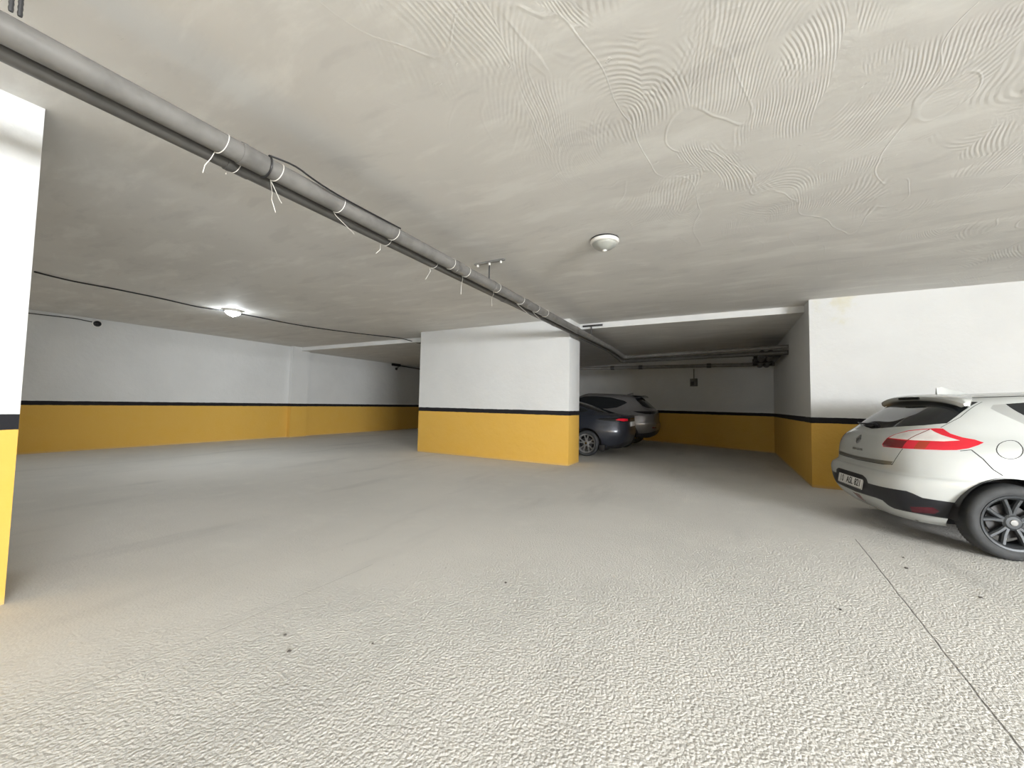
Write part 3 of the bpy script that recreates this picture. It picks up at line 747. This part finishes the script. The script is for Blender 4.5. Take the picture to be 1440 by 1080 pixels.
        secs.append([bm.verts.new((u, y, z)) for u, z in sec])
    for a_, b_ in zip(secs, secs[1:]):
        for i in range(len(a_)): bm.faces.new((a_[i], a_[(i+1) % len(a_)], b_[(i+1) % len(a_)], b_[i]))
    bm.faces.new(secs[0]); bm.faces.new(secs[-1][::-1]); bmesh.ops.recalc_face_normals(bm, faces=bm.faces)
    spo = mesh_obj('spoiler', bm, M_carw, root, angle=50)
    bm = B(); box(bm, -.242, -.20, -.17, .17, 1.370, 1.396, .006); mesh_obj('brake_light', bm, M_black, spo)
    # shark-fin aerial
    bm = B(); n = 9; L, Rr = [], []
    for i in range(n):
        t = i/(n-1); u = .0+.27*t; h = .075*(1-max(0, t-.12)/.88)**1.2*(1 if i else .8)+.004
        hw = .018*math.sin(math.pi*min(1, .2+.7*t))+.004
        L.append([bm.verts.new((u, hw, 1.42+.012*t)), bm.verts.new((u, hw*.3, 1.435+h)), bm.verts.new((u, -hw*.3, 1.435+h)), bm.verts.new((u, -hw, 1.42+.012*t))])
    for p, q in zip(L, L[1:]):
        for i in range(4): bm.faces.new((p[i], p[(i+1) % 4], q[(i+1) % 4], q[i]))
    bm.faces.new(L[0]); bm.faces.new(L[-1][::-1]); bmesh.ops.recalc_face_normals(bm, faces=bm.faces)
    mesh_obj('roof_aerial', bm, M_carw, root, angle=60)
    # number plate with its text
    pc = sh.co(180, .466); m = plate_frame((pc.x-.014, 0, .466), .16)
    bm = B(); box(bm, -.26, .26, -.056, .056, -.006, 0, .002); pl = mesh_obj('number_plate', bm, M_plate, root); pl.matrix_local = m
    bm = B()
    for q in ((-.258,.258,.050,.0535),(-.258,.258,-.0535,-.050),(.2545,.258,-.05,.05)): box(bm, q[0], q[1], q[2], q[3], 0, .0008)
    mesh_obj('plate_border', bm, M_ink, pl)
    for txt, x, mk in (('10', -.175, M_smudge), ('ASL', .0, M_ink), ('821', .165, M_ink)):
        text_mesh('lettering', txt, .104, mk, pl, Matrix.Translation((x, .0, .0012)), .0008, .84)
    # badge: a tall pointed lozenge ring
    bc = sh.co(180, .925); nrm = sh.normal(180, .925); tl = math.asin(max(-1, min(1, nrm.z)))
    m = plate_frame((bc.x, 0, .925), tl)
    bm = B()
    for s0, s1, z0, z1 in ((1, .55, .004, .016),):
        o_ = [(0, .056), (.042, 0), (0, -.056), (-.042, 0)]; vo = [bm.verts.new((x, y, .002)) for x, y in o_]; vt = [bm.verts.new((x*.8, y*.8, .014)) for x, y in o_]; vi = [bm.verts.new((x*.45, y*.5, .006)) for x, y in o_]
        for i in range(4):
            j = (i+1) % 4; bm.faces.new((vo[i], vo[j], vt[j], vt[i])); bm.faces.new((vt[i], vt[j], vi[j], vi[i]))
        bm.faces.new(vi)
    bmesh.ops.recalc_face_normals(bm, faces=bm.faces)
    bo = mesh_obj('badge', bm, M_badge, gate_o, smooth=False); bo.matrix_local = m
    nc = sh.co(180, .818)
    text_mesh('lettering', 'MEGANE', .040, M_letter, gate_o, plate_frame((nc.x-.003, 0, .818), 0), .0, 1.35, .001)
    # rear wiper
    wz = 1.085; p0 = sh.co(180, wz)+Vector((-.012, 0, .012))
    bm = B(); tube(bm, [p0, sh.co(172, 1.075)+Vector((-.02, 0, .02)), sh.co(158, 1.075)+Vector((-.018, .0, .02)), sh.co(150, 1.085)+Vector((-.015, 0, .015))], [.016, .013, .009, .006], 8)
    tube(bm, [p0+Vector((.03, 0, -.02)), p0+Vector((-.012, 0, .012))], .022, 10)
    mesh_obj('wiper', bm, M_dark, objs['rear_window'])
    # underside, arches, wheels
    under(root, -.52, 3.35, .60, .20, .42)
    bm = B(); tube(bm, [(-.62, -.35, .26), (-.35, -.35, .25)], .028, 12); mesh_obj('exhaust', bm, M_steel, root)
    for u in (0, 2.641):
        for s in (-1, 1):
            wheel_liner(root, u, s*.58, s*.89, .384, .315)
            wheel(root, 'wheel', u, s*.792, .318, .205, .218, s, M_alloyd, 5, True)
    # door mirrors and handles
    for s in (-1, 1):
        bm = B(); bmesh.ops.create_uvsphere(bm, u_segments=16, v_segments=10, radius=1)
        for v in bm.verts: v.co = Vector((1.86+v.co.x*.07, s*.96+v.co.y*.10, 1.03+v.co.z*.07))
        mesh_obj('door_mirror', bm, M_carw, root)
        bm = B(); tube(bm, [(1.86, s*.80, 1.0), (1.86, s*.92, 1.02)], .022, 8); mesh_obj('mirror_arm', bm, M_dark, root)
        for u in (.52, 1.28):
            p = sh.co(sh.phi_u(u, .90, s), .90); bm = B(); tube(bm, [p+Vector((-.0, s*.003, 0)), p+Vector((.03, s*.03, 0)), p+Vector((.15, s*.03, 0)), p+Vector((.18, s*.003, 0))], .011, 8)
            mesh_obj('door_handle', bm, M_carw, root)
    return root
M_blacktrim = simple('black_bumper_plastic', (.009, .010, .014), .5, nbump=(120, .05, .001))
M_gap = simple('panel_gap', (.03, .03, .03), .8)
M_pillar = simple('grey_trim', (.33, .34, .33), .4)
M_strip = simple('grey_strip', (.20, .20, .18), .3, metal=.5)
M_letter = simple('letter_metal', (.36, .36, .35), .3, metal=.6)
M_refl = simple('bumper_reflector', (.075, .004, .012), .25, coat=.4)
M_indicator = simple('indicator_lens', (.36, .035, .015), .15, coat=.6)
M_badge = simple('badge_metal', (.18, .18, .18), .25, metal=.8)
white_hatchback()

# ---- the slate blue saloon and the grey SUV in the dark bay
SALOON = dict(u0=1.3,
 ur=[(.20,-.72),(.26,-.82),(.34,-.88),(.45,-.93),(.55,-.96),(.62,-.965),(.70,-.955),(.85,-.945),(.94,-.95),(.985,-.945),(1.005,-.90),(1.02,-.78),(1.035,-.62),(1.06,-.45),(1.12,-.24),(1.2,.0),(1.28,.25),(1.35,.52),(1.40,.82),(1.425,1.08),(1.435,1.28)],
 uf=[(.20,3.45),(.3,3.55),(.5,3.6),(.65,3.55),(.75,3.4),(.82,3.1),(.90,2.7),(.95,2.5),(1.0,2.3),(1.2,1.9),(1.35,1.62),(1.40,1.5),(1.425,1.4),(1.435,1.32)],
 b=[(.20,.78),(.25,.83),(.34,.865),(.5,.885),(.65,.89),(.8,.885),(.9,.865),(.97,.82),(1.02,.77),(1.1,.72),(1.2,.665),(1.3,.60),(1.37,.53),(1.41,.43),(1.428,.26),(1.435,.02)],
 nr=[(.20,4),(.6,4.5),(.9,4.0),(1.05,4),(1.3,4),(1.435,3)], nf=[(.20,3.5),(.8,3.5),(1.2,5),(1.435,3)])
SUV = dict(u0=1.2,
 ur=[(.30,-.70),(.36,-.80),(.45,-.87),(.6,-.915),(.72,-.915),(.80,-.89),(.95,-.885),(1.08,-.87),(1.15,-.82),(1.22,-.74),(1.35,-.60),(1.48,-.45),(1.56,-.34),(1.60,-.20),(1.625,.1),(1.645,.5),(1.66,1.0),(1.665,1.18)],
 uf=[(.30,3.5),(.45,3.6),(.7,3.6),(.9,3.5),(1.0,3.2),(1.08,2.6),(1.12,2.35),(1.3,1.95),(1.5,1.6),(1.6,1.42),(1.645,1.3),(1.665,1.22)],
 b=[(.30,.84),(.38,.885),(.55,.915),(.75,.925),(.95,.915),(1.05,.885),(1.12,.845),(1.25,.80),(1.4,.745),(1.52,.69),(1.58,.63),(1.62,.54),(1.645,.40),(1.66,.2),(1.665,.02)],
 nr=[(.30,4),(.7,4.5),(1.1,4),(1.5,4.5),(1.665,3)], nf=[(.30,3.5),(.9,3.5),(1.3,5),(1.665,3)])
def common_car(P, root, mats, wb, wr, width, side_glass, extra, arch_z, mrim, spokes, rim_r, trackw):
    sh = Shell(P); C = list(extra(sh))
    for side in (-1, 1):
        Wn = lambda pts: [(sh.phi_u(u, z, side), z) for u, z in pts]
        C.append(('side_window#%d' % side, Wn(side_glass)))
        for u in (0, wb): C.append((None, arch(sh, u, wr+.005, wr+.055, side)))
    for sgn in (1, -1):
        zt = P['ur'][-1][0]
        Pw = [(sh.phi_y(y, z, False), z) for y, z in ((.02,zt-.42),(.55,zt-.42),(.50,zt-.07),(.02,zt-.05))]
        C.append(('windshield#%d' % sgn, Pw if sgn > 0 else mirror(Pw)))
        Wn = lambda pts: [(sh.phi_u(u, z, -1), z) for u, z in pts]
    objs = build_skin(sh, root, C, mats, rows(P['ur'], .025))
    under(root, -.6, 3.3, .58, P['ur'][0][0], P['ur'][0][0]+.25)
    for u in (0, wb):
        for s in (-1, 1):
            wheel_liner(root, u, s*.55, s*(trackw+.09), wr+.062, wr+.005)
            wheel(root, 'wheel', u, s*trackw, wr, width, rim_r, s, mrim, spokes, True)
    return sh, objs
def saloon():
    root = thing('car', 'slate blue saloon with tail poking out from behind the centre pillar', 'car', SAL[0], math.radians(SAL[1]))
    mats = dict(body=M_blue, bumper=M_blue, boot_lid=M_blue, tail_lamp=M_red, lamp_surround=M_black, rear_window=M_glass, side_window=M_glass, windshield=M_glass, panel_gap=M_gap, bumper_trim=M_blacktrim, lamp_bar=M_black)
    def extra(sh):
        C = []
        lid = [(180,.66),(203,.66),(207,.80),(209,.9),(214,.985),(216,1.02),(180,1.03)]
        C.append(('boot_lid', lid+mirror(lid)))
        bp = [(180,.655),(203,.655),(207,.78),(222,.80),(232,.72),(236,.60),(236,.19),(180,.19)]
        C.append(('bumper', bp+mirror(bp)))
        for g in ([(203,.655),(207,.78),(222,.80),(232,.72)], [(180,.657),(203,.657)]):
            for s in strip(g, .003): C.append(('panel_gap', s)); C.append(('panel_gap', mirror(s)))
        gl = [(180,1.055),(205,1.06),(217,1.10),(222,1.18),(223,1.30),(218,1.345),(180,1.37)]
        C.append(('rear_window', gl+mirror(gl)))
        tr = [(180,.36),(208,.36),(213,.34),(218,.30),(224,.27),(224,.19),(180,.19)]
        C.append(('bumper_trim', tr+mirror(tr)))
        lp = [(197,.905),(199,.955),(213,.972),(222,.968),(230,.945),(234,.918),(229,.885),(221,.862),(213,.862),(200,.88)]
        rd = [(205,.885),(206,.935),(214,.945),(220,.94),(222,.905),(214,.875)]
        for k, mm in ((0, lambda p: p), (1, mirror)):
            C.append(('lamp_surround#%d' % k, mm(lp))); C.append(('tail_lamp#%d' % k, mm(rd)))
        C.append(('lamp_bar', [(163,.925),(197,.925),(197,.95),(163,.95)]))
        return C
    sh, objs = common_car(SALOON, root, mats, 2.7, .315, .205, [(.02,1.10),(.10,1.16),(.45,1.27),(.85,1.345),(1.3,1.36),(1.7,1.27),(2.05,1.08),(2.1,1.02),(1.2,1.02),(.4,1.04)], extra, .32, M_alloy, 5, .222, .775)
    for k in (0, 1): objs['tail_lamp#%d' % k].parent = objs['lamp_surround#%d' % k]
    pc = sh.co(180, .80); pl = None
    bm = B(); box(bm, -.26, .26, -.056, .056, -.004, .004, .002); pl = mesh_obj('number_plate', bm, M_plate, root); pl.matrix_local = plate_frame((pc.x-.006, 0, .80))
    bm = B(); box(bm, -.975, -.80, -.62, .62, 1.0, 1.022, .008); mesh_obj('boot_lip', bm, M_blue, root)
    for s in (-1, 1):
        bm = B(); box(bm, -.47, -.33, s*.79-.10, s*.79+.10, .16, .30, .01); mesh_obj('mud_flap', bm, M_dark, root)
    bm = B(); tube(bm, [(.95, 0, 1.415), (.80, 0, 1.475), (.78, 0, 1.47)], [.02, .008, .004], 8); mesh_obj('roof_aerial', bm, M_blue, root)
def suv():
    root = thing('car', 'grey sport utility vehicle half hidden behind the slate blue saloon', 'car', SUVP[0], math.radians(SUVP[1]))
    mats = dict(body=M_grey, bumper=M_grey, tailgate=M_grey, lamp_surround=M_black, rear_window=M_glass, side_window=M_glass, windshield=M_glass, panel_gap=M_gap, bumper_trim=M_blacktrim, reflector=M_redD, arch_trim=M_blacktrim)
    def extra(sh):
        C = []
        lid = [(180,.74),(205,.74),(208,.9),(211,1.05),(217,1.14),(221,1.25),(222,1.52),(180,1.57)]
        C.append(('tailgate', lid+mirror(lid)))
        for g in ([(180,.74),(205,.74),(208,.9),(211,1.05),(217,1.14),(221,1.25),(222,1.5)],):
            for s in strip(g, .003): C.append(('panel_gap', s)); C.append(('panel_gap', mirror(s)))
        gl = [(180,1.19),(206,1.19),(216,1.21),(220,1.26),(221,1.42),(220,1.50),(180,1.54)]
        C.append(('rear_window', gl+mirror(gl)))
        lp = [(180,1.055),(197,1.055),(211,1.02),(222,1.02),(229,1.06),(232,1.10),(221,1.105),(205,1.105),(180,1.10)]
        C.append(('lamp_surround', lp+mirror(lp)))
        tr = [(180,.52),(208,.52),(217,.47),(224,.44),(236,.43),(236,.29),(180,.29)]
        C.append(('bumper_trim', tr+mirror(tr)))
        rf = [(204,.60),(216,.60),(216,.63),(204,.63)]
        C.append(('reflector#0', rf)); C.append(('reflector#1', mirror(rf)))
        for side in (-1, 1):
            for u in (0, 2.72): C.append(('arch_trim', arch(sh, u, .355, .455, side)))
        return C
    sh, objs = common_car(SUV, root, mats, 2.72, .345, .225, [(-.10,1.36),(.02,1.42),(.4,1.51),(.9,1.55),(1.3,1.535),(1.65,1.43),(2.0,1.22),(2.05,1.13),(1.2,1.14),(.5,1.16),(.2,1.20)], extra, .35, M_alloyd, 5, .235, .80)
    bm = B(); secs = []
    for q in np.linspace(-1, 1, 13):
        e = abs(q); y = q*.62
        secs.append([bm.verts.new(p) for p in ((-.20, y, 1.615-.03*e*e), (-.50, y, 1.595-.03*e*e), (-.505, y, 1.57-.03*e*e), (-.34, y, 1.555-.03*e*e))])
    for a_, b_ in zip(secs, secs[1:]):
        for i in range(4): bm.faces.new((a_[i], a_[(i+1) % 4], b_[(i+1) % 4], b_[i]))
    bm.faces.new(secs[0]); bm.faces.new(secs[-1][::-1]); bmesh.ops.recalc_face_normals(bm, faces=bm.faces)
    mesh_obj('spoiler', bm, M_black, root)
    bm = B()
    L = [[bm.verts.new(p) for p in ((u, .016, 1.62), (u, .004, 1.62+h), (u, -.004, 1.62+h), (u, -.016, 1.62))] for u, h in ((-.14,.02),(-.13,.07),(-.05,.045),(.06,.015))]
    for p, q in zip(L, L[1:]):
        for i in range(4): bm.faces.new((p[i], p[(i+1) % 4], q[(i+1) % 4], q[i]))
    bm.faces.new(L[0]); bm.faces.new(L[-1][::-1]); bmesh.ops.recalc_face_normals(bm, faces=bm.faces)
    mesh_obj('roof_aerial', bm, M_grey, root)
SAL = ((-3.03, 10.30, 0), 180); SUVP = ((-2.75, 13.05, 0), 180)
saloon(); suv()
